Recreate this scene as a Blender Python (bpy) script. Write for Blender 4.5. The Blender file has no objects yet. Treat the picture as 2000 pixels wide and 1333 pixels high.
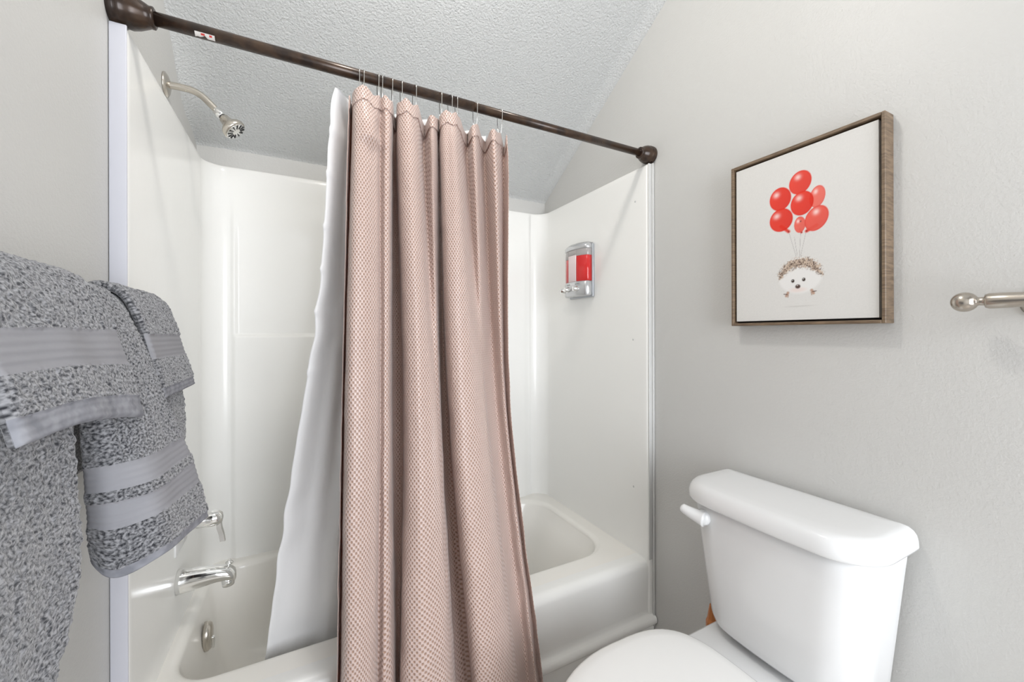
import bpy, bmesh, math, random
import numpy as np
from mathutils import Vector, Matrix

random.seed(4)
rng = np.random.default_rng(7)
scene = bpy.context.scene
COL = scene.collection

# ------------------------------------------------------------------ camera
cam_d = bpy.data.cameras.new('camera')
cam = bpy.data.objects.new('camera', cam_d)
COL.objects.link(cam)
cam_d.sensor_width = 36.0
cam_d.lens = 787.0 / 2000.0 * 36.0
cam_d.shift_y = -14.6 / 2000.0
cam_d.clip_start = 0.02
cam.location = (0.3488, -1.106, 1.24)
cam.rotation_euler = (math.radians(90), math.radians(0.14), math.radians(-27.46))
scene.camera = cam

# ------------------------------------------------------------------ world, lights, exposure
world = bpy.data.worlds.new('world')
scene.world = world
world.use_nodes = True
world.node_tree.nodes['Background'].inputs[0].default_value = (0.80, 0.88, 1.0, 1)
world.node_tree.nodes['Background'].inputs[1].default_value = 1.0

def lamp(name, kind, loc, energy, color, rot=(0, 0, 0), **kw):
    d = bpy.data.lights.new(name, kind)
    d.energy = energy
    d.color = color
    for k, v in kw.items():
        setattr(d, k, v)
    o = bpy.data.objects.new(name, d)
    COL.objects.link(o)
    o.location = loc
    o.rotation_euler = rot
    return o

# bulb of an assumed ceiling lamp; added area fill outside an added rear window
lamp('assumed_ceiling_bulb', 'POINT', (0.57, -0.38, 2.52), 11.5, (1.0, 0.96, 0.91), shadow_soft_size=0.05)
lamp('added_window_fill', 'AREA', (0.92, -2.62, 1.30), 35.0, (0.93, 0.955, 1.0),
     rot=(math.radians(90), 0, 0), shape='RECTANGLE', size=1.08, size_y=1.58)

scene.view_settings.view_transform = 'Standard'
scene.view_settings.look = 'None'
scene.view_settings.gamma = 1.0
scene.view_settings.use_curve_mapping = False
scene.view_settings.exposure = 0.46

# ------------------------------------------------------------------ materials
def mat(name, color, rough=0.5, metal=0.0, spec=0.5, **kw):
    m = bpy.data.materials.new(name)
    m.use_nodes = True
    b = m.node_tree.nodes['Principled BSDF']
    b.inputs['Base Color'].default_value = (*color, 1)
    b.inputs['Roughness'].default_value = rough
    b.inputs['Metallic'].default_value = metal
    b.inputs['Specular IOR Level'].default_value = spec
    for k, v in kw.items():
        b.inputs[k].default_value = v
    return m

def nodes(m):
    nt = m.node_tree
    return nt, nt.nodes, nt.links, nt.nodes['Principled BSDF']

def add_bump(m, scale, strength, dist, detail=3.0, rough=0.55, coord='Object', mapping=None):
    nt, N, L, b = nodes(m)
    tc = N.new('ShaderNodeTexCoord')
    nz = N.new('ShaderNodeTexNoise')
    nz.inputs['Scale'].default_value = scale
    nz.inputs['Detail'].default_value = detail
    nz.inputs['Roughness'].default_value = rough
    bp = N.new('ShaderNodeBump')
    bp.inputs['Strength'].default_value = strength
    bp.inputs['Distance'].default_value = dist
    if mapping:
        mp = N.new('ShaderNodeMapping')
        mp.inputs['Scale'].default_value = mapping
        L.new(tc.outputs[coord], mp.inputs[0])
        L.new(mp.outputs[0], nz.inputs['Vector'])
    else:
        L.new(tc.outputs[coord], nz.inputs['Vector'])
    L.new(nz.outputs['Fac'], bp.inputs['Height'])
    L.new(bp.outputs[0], b.inputs['Normal'])
    return nz

def add_mottle(m, c1, c2, scale, detail=2.0, lo=0.35, hi=0.65, mapping=None):
    nt, N, L, b = nodes(m)
    tc = N.new('ShaderNodeTexCoord')
    nz = N.new('ShaderNodeTexNoise')
    nz.inputs['Scale'].default_value = scale
    nz.inputs['Detail'].default_value = detail
    if mapping:
        mp = N.new('ShaderNodeMapping')
        mp.inputs['Scale'].default_value = mapping
        L.new(tc.outputs['Object'], mp.inputs[0])
        L.new(mp.outputs[0], nz.inputs['Vector'])
    else:
        L.new(tc.outputs['Object'], nz.inputs['Vector'])
    cr = N.new('ShaderNodeValToRGB')
    cr.color_ramp.elements[0].position = lo
    cr.color_ramp.elements[1].position = hi
    cr.color_ramp.elements[0].color = (*c1, 1)
    cr.color_ramp.elements[1].color = (*c2, 1)
    L.new(nz.outputs['Fac'], cr.inputs[0])
    L.new(cr.outputs[0], b.inputs['Base Color'])

M = {}
M['wall'] = mat('painted_drywall', (0.60, 0.595, 0.575), 0.42, spec=0.35)
add_bump(M['wall'], 190, 0.45, 0.0016, 2.5)
M['ceiling'] = mat('textured_ceiling', (0.69, 0.70, 0.695), 0.85, spec=0.2)
add_bump(M['ceiling'], 150, 1.0, 0.0075, 4.0, 0.6)
M['floor'] = mat('beige_vinyl', (0.42, 0.38, 0.34), 0.5)
add_mottle(M['floor'], (0.54, 0.50, 0.46), (0.66, 0.62, 0.57), 14)
M['fiber'] = mat('gelcoat_fiberglass', (0.92, 0.915, 0.885), 0.22, spec=0.45)
add_bump(M['fiber'], 30, 0.05, 0.002, 2.0)
M['tub'] = mat('gelcoat_tub', (0.93, 0.905, 0.85), 0.18, spec=0.5)  # creamier than the surround: warm bounce light put into the colour
M['porc'] = mat('white_porcelain', (0.81, 0.815, 0.815), 0.10, spec=0.5)
M['seat'] = mat('white_seat_plastic', (0.88, 0.88, 0.865), 0.22)
M['chrome'] = mat('polished_chrome', (0.86, 0.86, 0.85), 0.07, 1.0)
M['nickel'] = mat('brushed_nickel', (0.62, 0.58, 0.52), 0.26, 1.0)
M['dnickel'] = mat('antique_nickel', (0.50, 0.455, 0.40), 0.24, 1.0)
M['dark'] = mat('dark_rubber', (0.03, 0.03, 0.03), 0.6)
M['bronze'] = mat('oil_rubbed_bronze', (0.062, 0.036, 0.024), 0.26, 0.2, spec=0.5)
add_mottle(M['bronze'], (0.026, 0.016, 0.012), (0.06, 0.034, 0.02), 35)
M['wire'] = mat('silver_wire', (0.75, 0.74, 0.72), 0.18, 1.0)
M['sticker'] = mat('torn_paper_sticker', (0.78, 0.75, 0.72), 0.7)
M['stickred'] = mat('red_print', (0.62, 0.06, 0.05), 0.7)
M['wood'] = mat('walnut_frame', (0.17, 0.115, 0.07), 0.45)
add_mottle(M['wood'], (0.125, 0.084, 0.052), (0.235, 0.165, 0.105), 30, 5.0, mapping=(1, 1, 9))
M['woodin'] = mat('black_frame_inside', (0.022, 0.017, 0.014), 0.7)
M['silver'] = mat('silver_plastic', (0.60, 0.605, 0.61), 0.24, 0.65)
M['greyback'] = mat('grey_back_plate', (0.42, 0.44, 0.46), 0.35, 0.3)
M['redsoap'] = mat('red_soap', (0.62, 0.022, 0.022), 0.10, spec=0.6)
M['pinksoap'] = mat('pale_pink_soap', (0.80, 0.66, 0.66), 0.12, spec=0.6)
M['smoke'] = mat('empty_chamber_plastic', (0.40, 0.37, 0.36), 0.12, spec=0.6)
M['ink'] = mat('grey_ink', (0.12, 0.15, 0.14), 0.6)
M['copper'] = mat('orange_copper', (0.52, 0.19, 0.06), 0.4, 0.25)
M['bulb'] = mat('frosted_lamp_glass', (0.9, 0.9, 0.88), 0.5)
M['caulk'] = mat('old_caulk', (0.60, 0.60, 0.585), 0.6)
M['daylight_tint'] = mat('daylight_tinted_white', (0.56, 0.565, 0.615), 0.35)  # bluish daylight on the surround's flange, put into the colour
M['white'] = mat('white_paint', (0.85, 0.85, 0.84), 0.4)

# curtain: waffle weave driven by the cloth's own UV (metres along the cloth)
def waffle(name, ca, cb):
    m = mat(name, ca, 0.38, spec=0.7)
    nt, N, L, b = nodes(m)
    b.inputs['Sheen Weight'].default_value = 0.4
    b.inputs['Sheen Roughness'].default_value = 0.4
    uv = N.new('ShaderNodeUVMap')
    sp = N.new('ShaderNodeSeparateXYZ')
    L.new(uv.outputs[0], sp.inputs[0])
    def wave(sock, period):
        mu = N.new('ShaderNodeMath'); mu.operation = 'MULTIPLY'
        mu.inputs[1].default_value = 2 * math.pi / period
        L.new(sock, mu.inputs[0])
        s = N.new('ShaderNodeMath'); s.operation = 'SINE'
        L.new(mu.outputs[0], s.inputs[0])
        return s.outputs[0]
    p = N.new('ShaderNodeMath'); p.operation = 'MULTIPLY'
    L.new(wave(sp.outputs[0], 0.0088), p.inputs[0])
    L.new(wave(sp.outputs[1], 0.0130), p.inputs[1])
    cr = N.new('ShaderNodeMapRange')
    cr.inputs['From Min'].default_value = -0.1
    cr.inputs['From Max'].default_value = 0.75
    L.new(p.outputs[0], cr.inputs['Value'])
    mx = N.new('ShaderNodeMix'); mx.data_type = 'RGBA'
    mx.inputs['A'].default_value = (*ca, 1)
    mx.inputs['B'].default_value = (*cb, 1)
    L.new(cr.outputs[0], mx.inputs['Factor'])
    L.new(mx.outputs['Result'], b.inputs['Base Color'])
    bp = N.new('ShaderNodeBump')
    bp.inputs['Strength'].default_value = 0.8
    bp.inputs['Distance'].default_value = 0.0022
    bp.invert = True
    L.new(cr.outputs[0], bp.inputs['Height'])
    L.new(bp.outputs[0], b.inputs['Normal'])
    # thin satin lets some warm light through
    tr = N.new('ShaderNodeBsdfTranslucent'); tr.inputs[0].default_value = (0.72, 0.40, 0.27, 1)
    ms = N.new('ShaderNodeMixShader'); ms.inputs[0].default_value = 0.22
    L.new(b.outputs[0], ms.inputs[1]); L.new(tr.outputs[0], ms.inputs[2])
    L.new(ms.outputs[0], N['Material Output'].inputs[0])
    return m
M['curtain'] = waffle('pink_waffle_weave', (0.76, 0.605, 0.55), (0.47, 0.295, 0.215))

def thin_cloth(name, color, trans):
    m = mat(name, color, 0.38, spec=0.4)
    nt, N, L, b = nodes(m)
    t = N.new('ShaderNodeBsdfTranslucent')
    t.inputs[0].default_value = (*color, 1)
    mx = N.new('ShaderNodeMixShader')
    mx.inputs[0].default_value = trans
    L.new(b.outputs[0], mx.inputs[1]); L.new(t.outputs[0], mx.inputs[2])
    L.new(mx.outputs[0], N['Material Output'].inputs[0])
    return m
M['liner'] = thin_cloth('white_vinyl_liner', (0.94, 0.94, 0.94), 0.15)

def terry(name, a, b_):
    m = mat(name, a, 0.95, spec=0.1)
    nt, N, L, b = nodes(m)
    b.inputs['Sheen Weight'].default_value = 0.35
    tc = N.new('ShaderNodeUVMap')
    nz = N.new('ShaderNodeTexNoise')
    nz.inputs['Scale'].default_value = 300
    nz.inputs['Detail'].default_value = 2.5
    L.new(tc.outputs[0], nz.inputs['Vector'])
    cr = N.new('ShaderNodeValToRGB')
    cr.color_ramp.elements[0].position = 0.36
    cr.color_ramp.elements[1].position = 0.64
    cr.color_ramp.elements[0].color = (*a, 1)
    cr.color_ramp.elements[1].color = (*b_, 1)
    L.new(nz.outputs['Fac'], cr.inputs[0])
    L.new(cr.outputs[0], b.inputs['Base Color'])
    bp = N.new('ShaderNodeBump')
    bp.inputs['Strength'].default_value = 0.9
    bp.inputs['Distance'].default_value = 0.0015
    L.new(nz.outputs['Fac'], bp.inputs['Height'])
    L.new(bp.outputs[0], b.inputs['Normal'])
    return m
M['terry'] = terry('grey_terry', (0.035, 0.036, 0.042), (0.32, 0.322, 0.335))
M['band'] = mat('grey_woven_band', (0.30, 0.30, 0.32), 0.75, spec=0.2)
M['hem'] = mat('grey_folded_hem', (0.27, 0.275, 0.305), 0.85, spec=0.15)
add_mottle(M['hem'], (0.22, 0.225, 0.25), (0.33, 0.335, 0.365), 60)

# ------------------------------------------------------------------ object helpers
WORLD = {}

def props(o, label=None, cat=None, group=None, kind=None):
    for k, v in (('label', label), ('category', cat), ('group', group), ('kind', kind)):
        if v:
            o[k] = v

def empty(name, loc, label, cat, group=None, kind=None):
    o = bpy.data.objects.new(name, None)
    COL.objects.link(o)
    o.location = loc
    o.empty_display_size = 0.05
    WORLD[o.name] = np.array(loc, float)
    props(o, label, cat, group, kind)
    return o

def mk(name, V, F, m, parent=None, smooth=True, origin=None, uv=None, label=None, cat=None, group=None, kind=None):
    """link one mesh; V in world metres, stored relative to the parent (or to its own base)"""
    V = np.asarray(V, float).reshape(-1, 3)
    if parent is not None:
        org = WORLD[parent.name]
    else:
        org = np.array(origin if origin is not None else
                       [(V[:, 0].min() + V[:, 0].max()) / 2, (V[:, 1].min() + V[:, 1].max()) / 2, V[:, 2].min()], float)
    me = bpy.data.meshes.new(name)
    me.from_pydata((V - org).tolist(), [], [tuple(int(i) for i in f) for f in F])
    if uv is not None:
        ul = me.uv_layers.new(name='UVMap')
        li = np.empty(len(me.loops), int)
        me.loops.foreach_get('vertex_index', li)
        ul.data.foreach_set('uv', np.asarray(uv, float)[li].ravel())
    me.polygons.foreach_set('use_smooth', [smooth] * len(me.polygons))
    me.materials.append(M[m])
    me.update()
    o = bpy.data.objects.new(name, me)
    COL.objects.link(o)
    if parent is not None:
        o.parent = parent
    else:
        o.location = org
    WORLD[o.name] = org
    props(o, label, cat, group, kind)
    return o

def from_bm(bm):
    bmesh.ops.recalc_face_normals(bm, faces=bm.faces)
    bm.verts.index_update()
    V = [tuple(v.co) for v in bm.verts]
    F = [[v.index for v in f.verts] for f in bm.faces]
    bm.free()
    return np.array(V), F

def box(x0, x1, y0, y1, z0, z1, bev=0.0, seg=2):
    bm = bmesh.new()
    bmesh.ops.create_cube(bm, size=1.0)
    for v in bm.verts:
        v.co = Vector(((x0 + x1) / 2 + v.co.x * (x1 - x0), (y0 + y1) / 2 + v.co.y * (y1 - y0), (z0 + z1) / 2 + v.co.z * (z1 - z0)))
    if bev > 0:
        bmesh.ops.bevel(bm, geom=list(bm.edges), offset=bev, segments=seg, profile=0.5, affect='EDGES')
    return from_bm(bm)

def join(*parts):
    V = []; F = []; n = 0
    for v, f in parts:
        V.append(np.asarray(v, float).reshape(-1, 3))
        F += [[i + n for i in q] for q in f]
        n += len(V[-1])
    return np.vstack(V), F

def loft(rings, closed=True, cap0=False, cap1=False):
    n = len(rings[0])
    V = np.vstack([np.asarray(r, float) for r in rings])
    F = []
    for k in range(len(rings) - 1):
        for i in range(n if closed else n - 1):
            j = (i + 1) % n
            F.append([k * n + i, k * n + j, (k + 1) * n + j, (k + 1) * n + i])
    if cap0:
        F.append(list(range(n))[::-1])
    if cap1:
        F.append([(len(rings) - 1) * n + i for i in range(n)])
    return V, F

def basis(d):
    d = np.asarray(d, float); d = d / np.linalg.norm(d)
    a = np.array([0, 0, 1.0]) if abs(d[2]) < 0.9 else np.array([1.0, 0, 0])
    u = np.cross(a, d); u /= np.linalg.norm(u)
    return d, u, np.cross(d, u)

def lathe(origin, axis, prof, n=28):
    """prof: list of (distance along the axis, radius)"""
    d, u, w = basis(axis)
    o = np.asarray(origin, float)
    A = np.linspace(0, 2 * math.pi, n, endpoint=False)
    rings = [[o + d * s + (u * math.cos(a) + w * math.sin(a)) * max(r, 1e-5) for a in A] for s, r in prof]
    return loft(rings, True, True, True)

def tube(path, rad, n=12, closed=False, caps=True):
    P = np.asarray(path, float)
    K = len(P)
    R = [rad] * K if np.isscalar(rad) else rad
    T = np.zeros_like(P)
    for i in range(K):
        a = P[(i - 1) % K] if (closed or i > 0) else P[i]
        b = P[(i + 1) % K] if (closed or i < K - 1) else P[i]
        T[i] = (b - a) / np.linalg.norm(b - a)
    _, u, _ = basis(T[0])
    rings = []
    for i in range(K):
        u = u - T[i] * np.dot(u, T[i]); u /= np.linalg.norm(u)
        w = np.cross(T[i], u)
        rings.append([P[i] + (u * math.cos(a) + w * math.sin(a)) * R[i] for a in np.linspace(0, 2 * math.pi, n, endpoint=False)])
    if closed:
        rings.append(rings[0])
        return loft(rings)
    return loft(rings, True, caps, caps)

def catmull(P, m):
    """open Catmull-Rom spline along axis 0, m samples per span"""
    P = np.asarray(P, float)
    Q = np.concatenate([[2 * P[0] - P[1]], P, [2 * P[-1] - P[-2]]])
    out = []
    for i in range(1, len(Q) - 2):
        for t in np.linspace(0, 1, m, endpoint=False):
            a, b, c, d = Q[i - 1], Q[i], Q[i + 1], Q[i + 2]
            out.append(0.5 * (2 * b + (c - a) * t + (2 * a - 5 * b + 4 * c - d) * t * t + (3 * b - a - 3 * c + d) * t ** 3))
    out.append(P[-1])
    return np.array(out)

def grid_faces(nr, nc):
    i = np.arange(nr - 1)[:, None] * nc + np.arange(nc - 1)[None, :]
    return np.stack([i, i + 1, i + nc + 1, i + nc], -1).reshape(-1, 4)

def vnoise(x, y, seed, wrap=512):
    r = np.random.default_rng(seed).random((wrap, wrap))
    xi = np.floor(x).astype(int); yi = np.floor(y).astype(int)
    fx = x - xi; fy = y - yi
    fx = fx * fx * (3 - 2 * fx); fy = fy * fy * (3 - 2 * fy)
    g = lambda a, b: r[a % wrap, b % wrap]
    return (g(xi, yi) * (1 - fx) + g(xi + 1, yi) * fx) * (1 - fy) + (g(xi, yi + 1) * (1 - fx) + g(xi + 1, yi + 1) * fx) * fy

def sstep(a, b, x):
    t = np.clip((x - a) / (b - a), 0, 1)
    return t * t * (3 - 2 * t)

# ------------------------------------------------------------------ room shell
W, D = 1.525, 0.765          # alcove width and depth
YR = -2.45                   # rear wall
ZC, SL = 1.949, 0.603        # ceiling height at the back wall and its slope
YF = -0.85                   # the slope ends, flat ceiling behind
ZT = ZC + SL * (D - YF)

mk('floor', *box(-0.1, W + 0.1, YR - 0.1, D + 0.1, -0.06, 0.0), 'floor', smooth=False, kind='structure', label='beige vinyl bathroom floor')

def side_wall(name, x0, x1, label):
    pts = [(YR - 0.1, 0), (D + 0.1, 0), (D + 0.1, ZC + 0.25), (D, ZC + 0.25), (YF, ZT + 0.25), (YR - 0.1, ZT + 0.25)]
    V = [(x0, y, z) for y, z in pts] + [(x1, y, z) for y, z in pts]
    n = len(pts)
    F = [list(range(n))[::-1], [n + i for i in range(n)]] + [[i, (i + 1) % n, n + (i + 1) % n, n + i] for i in range(n)]
    mk(name, V, F, 'wall', smooth=False, kind='structure', label=label)
side_wall('wall_left', -0.1, 0.0, 'pale grey painted wall behind the grey towels')
side_wall('wall_right', W, W + 0.1, 'pale grey painted wall behind toilet and picture')
mk('wall_back', *box(0, W, D, D + 0.1, 0, ZC + 0.2), 'wall', smooth=False, kind='structure', label='grey wall strip above the tub surround')

# rear wall (behind the camera) with an added window opening
wx0, wx1, wz0, wz1 = 0.38, 1.46, 0.50, 2.10
mk('wall_rear', *join(box(0, wx0, YR - 0.1, YR, 0, ZT + 0.1), box(wx1, W, YR - 0.1, YR, 0, ZT + 0.1),
                      box(wx0, wx1, YR - 0.1, YR, 0, wz0), box(wx0, wx1, YR - 0.1, YR, wz1, ZT + 0.1)),
   'wall', smooth=False, kind='structure', label='grey wall with the added window behind the viewer')
mk('added_window_1', *join(box(wx0 - .05, wx0 + .02, YR - .06, YR + .015, wz0 - .05, wz1 + .05, .004), box(wx1 - .02, wx1 + .05, YR - .06, YR + .015, wz0 - .05, wz1 + .05, .004),
                     box(wx0, wx1, YR - .06, YR + .015, wz1 - .02, wz1 + .05, .004), box(wx0 - .07, wx1 + .07, YR - .06, YR + .04, wz0 - .05, wz0 + .02, .004),
                     box(wx0, wx1, YR - .05, YR - .02, 1.43, 1.47, .004)),
   'white', smooth=False, kind='structure', label='added white framed window behind the viewer')  # unseen window, added to go with the area fill light

# sloped, spray-textured ceiling; its joint with the left wall sags where the plaster was feathered
ys = np.concatenate([np.linspace(D, YF, 90), np.linspace(YF, YR, 14)[1:]])
xs = np.concatenate([np.linspace(0, 0.2, 24), np.linspace(0.2, W, 20)[1:]])
YY, XX = np.meshgrid(ys, xs, indexing='ij')
ZZ = np.where(YY > YF, ZC + SL * (D - YY), ZT)
ZZ = ZZ - 0.066 * np.exp(-((YY - 0.565) / 0.12) ** 2) * np.exp(-XX / 0.035)
Vc = np.stack([XX, YY, ZZ], -1).reshape(-1, 3)
Fc = grid_faces(len(ys), len(xs)).tolist()
n = len(Vc)
top = Vc.copy(); top[:, 2] += 0.12
Fb = []
nr, nc = len(ys), len(xs)
edge = [i for i in range(nc)] + [r * nc + nc - 1 for r in range(1, nr)] + [(nr - 1) * nc + c for c in range(nc - 2, -1, -1)] + [r * nc for r in range(nr - 2, 0, -1)]
for a, b in zip(edge, edge[1:] + edge[:1]):
    Fb.append([a, b, b + n, a + n])
mk('ceiling', np.vstack([Vc, top]), Fc + [[i + n for i in f[::-1]] for f in Fc] + Fb, 'ceiling', kind='structure', label='white sloped ceiling with sprayed texture')

# ------------------------------------------------------------------ assumed ceiling lamp, out of view, that holds the bulb
LX, LY = 0.57, -0.38
zc_ = ZC + SL * (D - LY)
nv = np.array([0.0, -SL, -1.0]) / math.hypot(SL, 1.0)
fix = empty('assumed_ceiling_lamp', (LX, LY, zc_), 'assumed small ceiling lamp on the slope above the middle of the room', 'lamp')
mk('canopy', *lathe((LX, LY, zc_), nv, [(0.0005, 0.07), (0.012, 0.07), (0.020, 0.055), (0.021, 0.0)], 36), 'nickel', fix)
mk('socket', *lathe((LX, LY - 0.008, zc_ - 0.012), (0, 0.0, -1), [(0, 0.018), (0.030, 0.020), (0.046, 0.018), (0.046, 0.0)]), 'nickel', fix)

# ------------------------------------------------------------------ tub and surround (one moulded unit)
ZR, ZS = 0.388, 1.879
unit = empty('tub_shower_unit', (W / 2, D / 2, 0), 'white moulded bathtub with tall wall surround in the alcove', 'bathtub')

# surround shell: a U in plan, extruded, with a recessed panel in the back wall
XI0, XI1, YB, RC = 0.028, W - 0.028, 0.748, 0.075
inner, outer = [], []
def addp(p, q):
    inner.append(p); outer.append(q)
for t in np.linspace(0, 1, 4)[:-1]:
    addp((0.001 + t * (XI0 - 0.011), -0.002), (0.0, -0.002))
for a in np.linspace(0, 90, 6):
    addp((XI0 - 0.010 + 0.010 * math.sin(math.radians(a)), 0.008 - 0.010 * math.cos(math.radians(a))), (0.0, 0.004))
for y in np.linspace(0.02, YB - RC, 24):
    addp((XI0, y), (0.0, y))
for a in np.linspace(0, 90, 14)[1:]:
    c, s = math.cos(math.radians(a)), math.sin(math.radians(a))
    addp((XI0 + RC - RC * c, YB - RC + RC * s), (max(0.0, (RC * (1 - c)) * 1.0 - 0.0 if a > 45 else 0.0), min(D, YB - RC + RC * s + 0.017)))
for x in np.concatenate([np.linspace(XI0 + RC + 0.002, 0.25, 50), np.linspace(0.26, XI1 - RC, 70)]):
    addp((x, YB), (x, D))
for a in np.linspace(90, 0, 14)[:-1]:
    c, s = math.cos(math.radians(a)), math.sin(math.radians(a))
    addp((XI1 - RC + RC * c, YB - RC + RC * s), (min(W, XI1 - RC + RC * c + 0.028), min(D, YB - RC + RC * s + 0.017)))
for y in np.linspace(YB - RC, 0.02, 24)[1:]:
    addp((XI1, y), (W, y))
for a in np.linspace(90, 0, 6):
    addp((XI1 + 0.010 - 0.010 * math.sin(math.radians(a)), 0.008 - 0.010 * math.cos(math.radians(a))), (W, 0.004))
for t in np.linspace(1, 0, 4)[1:]:
    addp((W - 0.001 - t * (0.017), -0.002), (W, -0.002))
inner = np.array(inner); outer = np.array(outer)
outer[:, 0] = np.clip(outer[:, 0], 0.0015, W - 0.0015); outer[:, 1] = np.minimum(outer[:, 1], D - 0.0015); inner[:, 0] = np.clip(inner[:, 0], 0.0015, W - 0.0015)
zs = np.concatenate([np.linspace(0.0, ZR - 0.02, 6), np.linspace(ZR, 1.19, 30), np.linspace(1.20, 1.27, 24), np.linspace(1.285, ZS - 0.008, 40)])
rows = []
for z in zs:
    p = np.column_stack([inner, np.full(len(inner), z)])
    back = sstep(YB - 0.004, YB - 0.001, p[:, 1])
    rec = sstep(0.112, 0.132, p[:, 0]) * (1 - sstep(1.05, 1.07, p[:, 0])) * sstep(1.228, 1.243, z) * (1 - 0.9 * sstep(1.55, 1.75, z))
    p[:, 1] -= 0.013 * back * (1 - rec) * sstep(0.103, 0.125, p[:, 0]) * (1 - sstep(1.38, 1.41, p[:, 0])) * (1 - sstep(1.6, 1.8, z))
    rows.append(p)
for k, (dz, f) in enumerate(((0.0045, 0.10), (0.008, 0.32), (0.008, 1.0))):
    q = inner * (1 - f) + outer * f
    rows.append(np.column_stack([q, np.full(len(q), ZS - 0.008 + dz)]))
Vs = np.vstack(rows)
mk('surround_wall', Vs, grid_faces(len(rows), len(inner)).tolist(), 'fiber', unit)

# basin with rolled rim
def rrect(x0, x1, y0, y1, r, z, n=10, m=14):
    """rounded rectangle ring; r = radii at (x1,y1),(x0,y1),(x0,y0),(x1,y0)"""
    out = []
    C = [(x1, y1, 0), (x0, y1, 90), (x0, y0, 180), (x1, y0, 270)]
    for k, (cx, cy, a0) in enumerate(C):
        rr = r[k]
        ox = cx - rr if cx == x1 else cx + rr
        oy = cy - rr if cy == y1 else cy + rr
        for a in np.linspace(a0, a0 + 90, n):
            out.append((ox + rr * math.cos(math.radians(a)), oy + rr * math.sin(math.radians(a))))
        # straight run to the next corner
        nx, ny, na = C[(k + 1) % 4]
        r2 = r[(k + 1) % 4]
        ex = nx - r2 if nx == x1 else nx + r2
        ey = ny - r2 if ny == y1 else ny + r2
        e = (ex + r2 * math.cos(math.radians(na)), ey + r2 * math.sin(math.radians(na)))
        s = out[-1]
        for t in np.linspace(0, 1, m + 2)[1:-1]:
            out.append((s[0] + (e[0] - s[0]) * t, s[1] + (e[1] - s[1]) * t))
    return np.column_stack([np.array(out), np.full(len(out), z)])
bx0, bx1, by0, by1 = 0.062, 1.425, 0.142, 0.690
RR = (0.13, 0.10, 0.10, 0.13)
rings = [rrect(0.004, W - 0.004, 0.034, D - 0.004, (0.01,) * 4, ZR - 0.001),
         rrect(0.020, W - 0.05, 0.05, D - 0.035, (0.06,) * 4, ZR),
         rrect(bx0 - .024, bx1 + .024, by0 - .024, by1 + .024, tuple(r + .02 for r in RR), ZR)]
for a in np.linspace(15, 90, 6):
    o_ = 0.022 * (1 - math.sin(math.radians(a)))
    d_ = 0.022 * (1 - math.cos(math.radians(a)))
    rings.append(rrect(bx0 - o_, bx1 + o_, by0 - o_, by1 + o_, RR, ZR - d_))
for z, l, r_, f_ in ((0.33, .010, .03, .008), (0.25, .022, .075, .018), (0.17, .035, .13, .03), (0.11, .055, .18, .048), (0.08, .085, .22, .07), (0.068, .13, .27, .11)):
    rings.append(rrect(bx0 + l, bx1 - r_, by0 + f_, by1 - f_, tuple(v * 0.9 for v in RR), z))
rings.append(rrect(0.55, 0.95, 0.38, 0.46, (0.02,) * 4, 0.062))
mk('tub_basin', *loft(rings, True, False, True), 'tub', unit)

# front apron: rolled top edge, shallow face, stepped toe ledge
prof = [(0.060, ZR), (0.045, ZR + 0.0005)]
for a in np.linspace(0, 90, 9):
    prof.append((0.032 - 0.030 * math.sin(math.radians(a)), ZR - 0.030 + 0.030 * math.cos(math.radians(a))))
prof += [(0.002, 0.30), (0.004, 0.205), (0.003, 0.190), (-0.002, 0.184), (-0.010, 0.180), (-0.016, 0.176), (-0.019, 0.168), (-0.019, 0.158),
         (-0.014, 0.150), (-0.006, 0.146), (-0.004, 0.135), (-0.003, 0.0)]
xa = np.linspace(0.003, W - 0.003, 40)
Va = [(x, y, z) for (y, z) in prof for x in xa]
mk('apron', Va, grid_faces(len(prof), len(xa)).tolist(), 'fiber', unit)
for z in (1.752, 1.215, 0.640):
    mk('screw_cap', *lathe((XI1 + 0.001, 0.062 if z > 1.5 else 0.075, z), (-1, 0, 0), [(0, 0.0045), (0.0015, 0.004), (0.002, 0.0)], 12), 'caulk', unit)
# caulk bead where the unit meets the right-hand wall
mk('caulk_bead', *tube([(W - 0.0055, -0.0055, z) for z in np.linspace(0.14, ZS, 60)], [0.0046 + 0.0006 * random.random() for _ in range(60)], 8), 'caulk', unit)
mk('toned_flange_strip', *box(0.001, 0.029, -0.0065, -0.0015, 0.0, ZS - 0.002, 0.0018, 3), 'daylight_tint', unit, label='added flange strip tinted lavender like daylight')  # added strip covering the flange; daylight tint painted into it
mk('toned_flange_strip', *box(W - 0.027, W - 0.0105, -0.0055, -0.0015, 0.39, ZS - 0.002, 0.0018, 3), 'caulk', unit, label='added flange strip greyed like shade')  # added strip covering the flange; its grey stands in for shading

# overflow plate inside the tub
ov = empty('overflow_plate', (0.072, 0.44, 0.26), 'oval chrome overflow plate on inner end of tub under spout', 'overflow plate')
def oval_plate(cx, cy, cz, ry, rz, t, nx=1.0):
    rings = []
    for s, f in ((0, 1.0), (t * 0.55, 1.0), (t * 0.9, 0.88), (t, 0.7), (t * 1.05, 0.0001)):
        rings.append([(cx + s * nx, cy + ry * f * math.cos(a), cz + rz * f * math.sin(a)) for a in np.linspace(0, 2 * math.pi, 36, endpoint=False)])
    return loft(rings, True, True, True)
mk('plate', *oval_plate(0.077, 0.44, 0.303, 0.034, 0.043, 0.020), 'nickel', ov)
mk('trip_lever', *box(0.092, 0.104, 0.434, 0.446, 0.262, 0.300, 0.004), 'chrome', ov)

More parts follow.
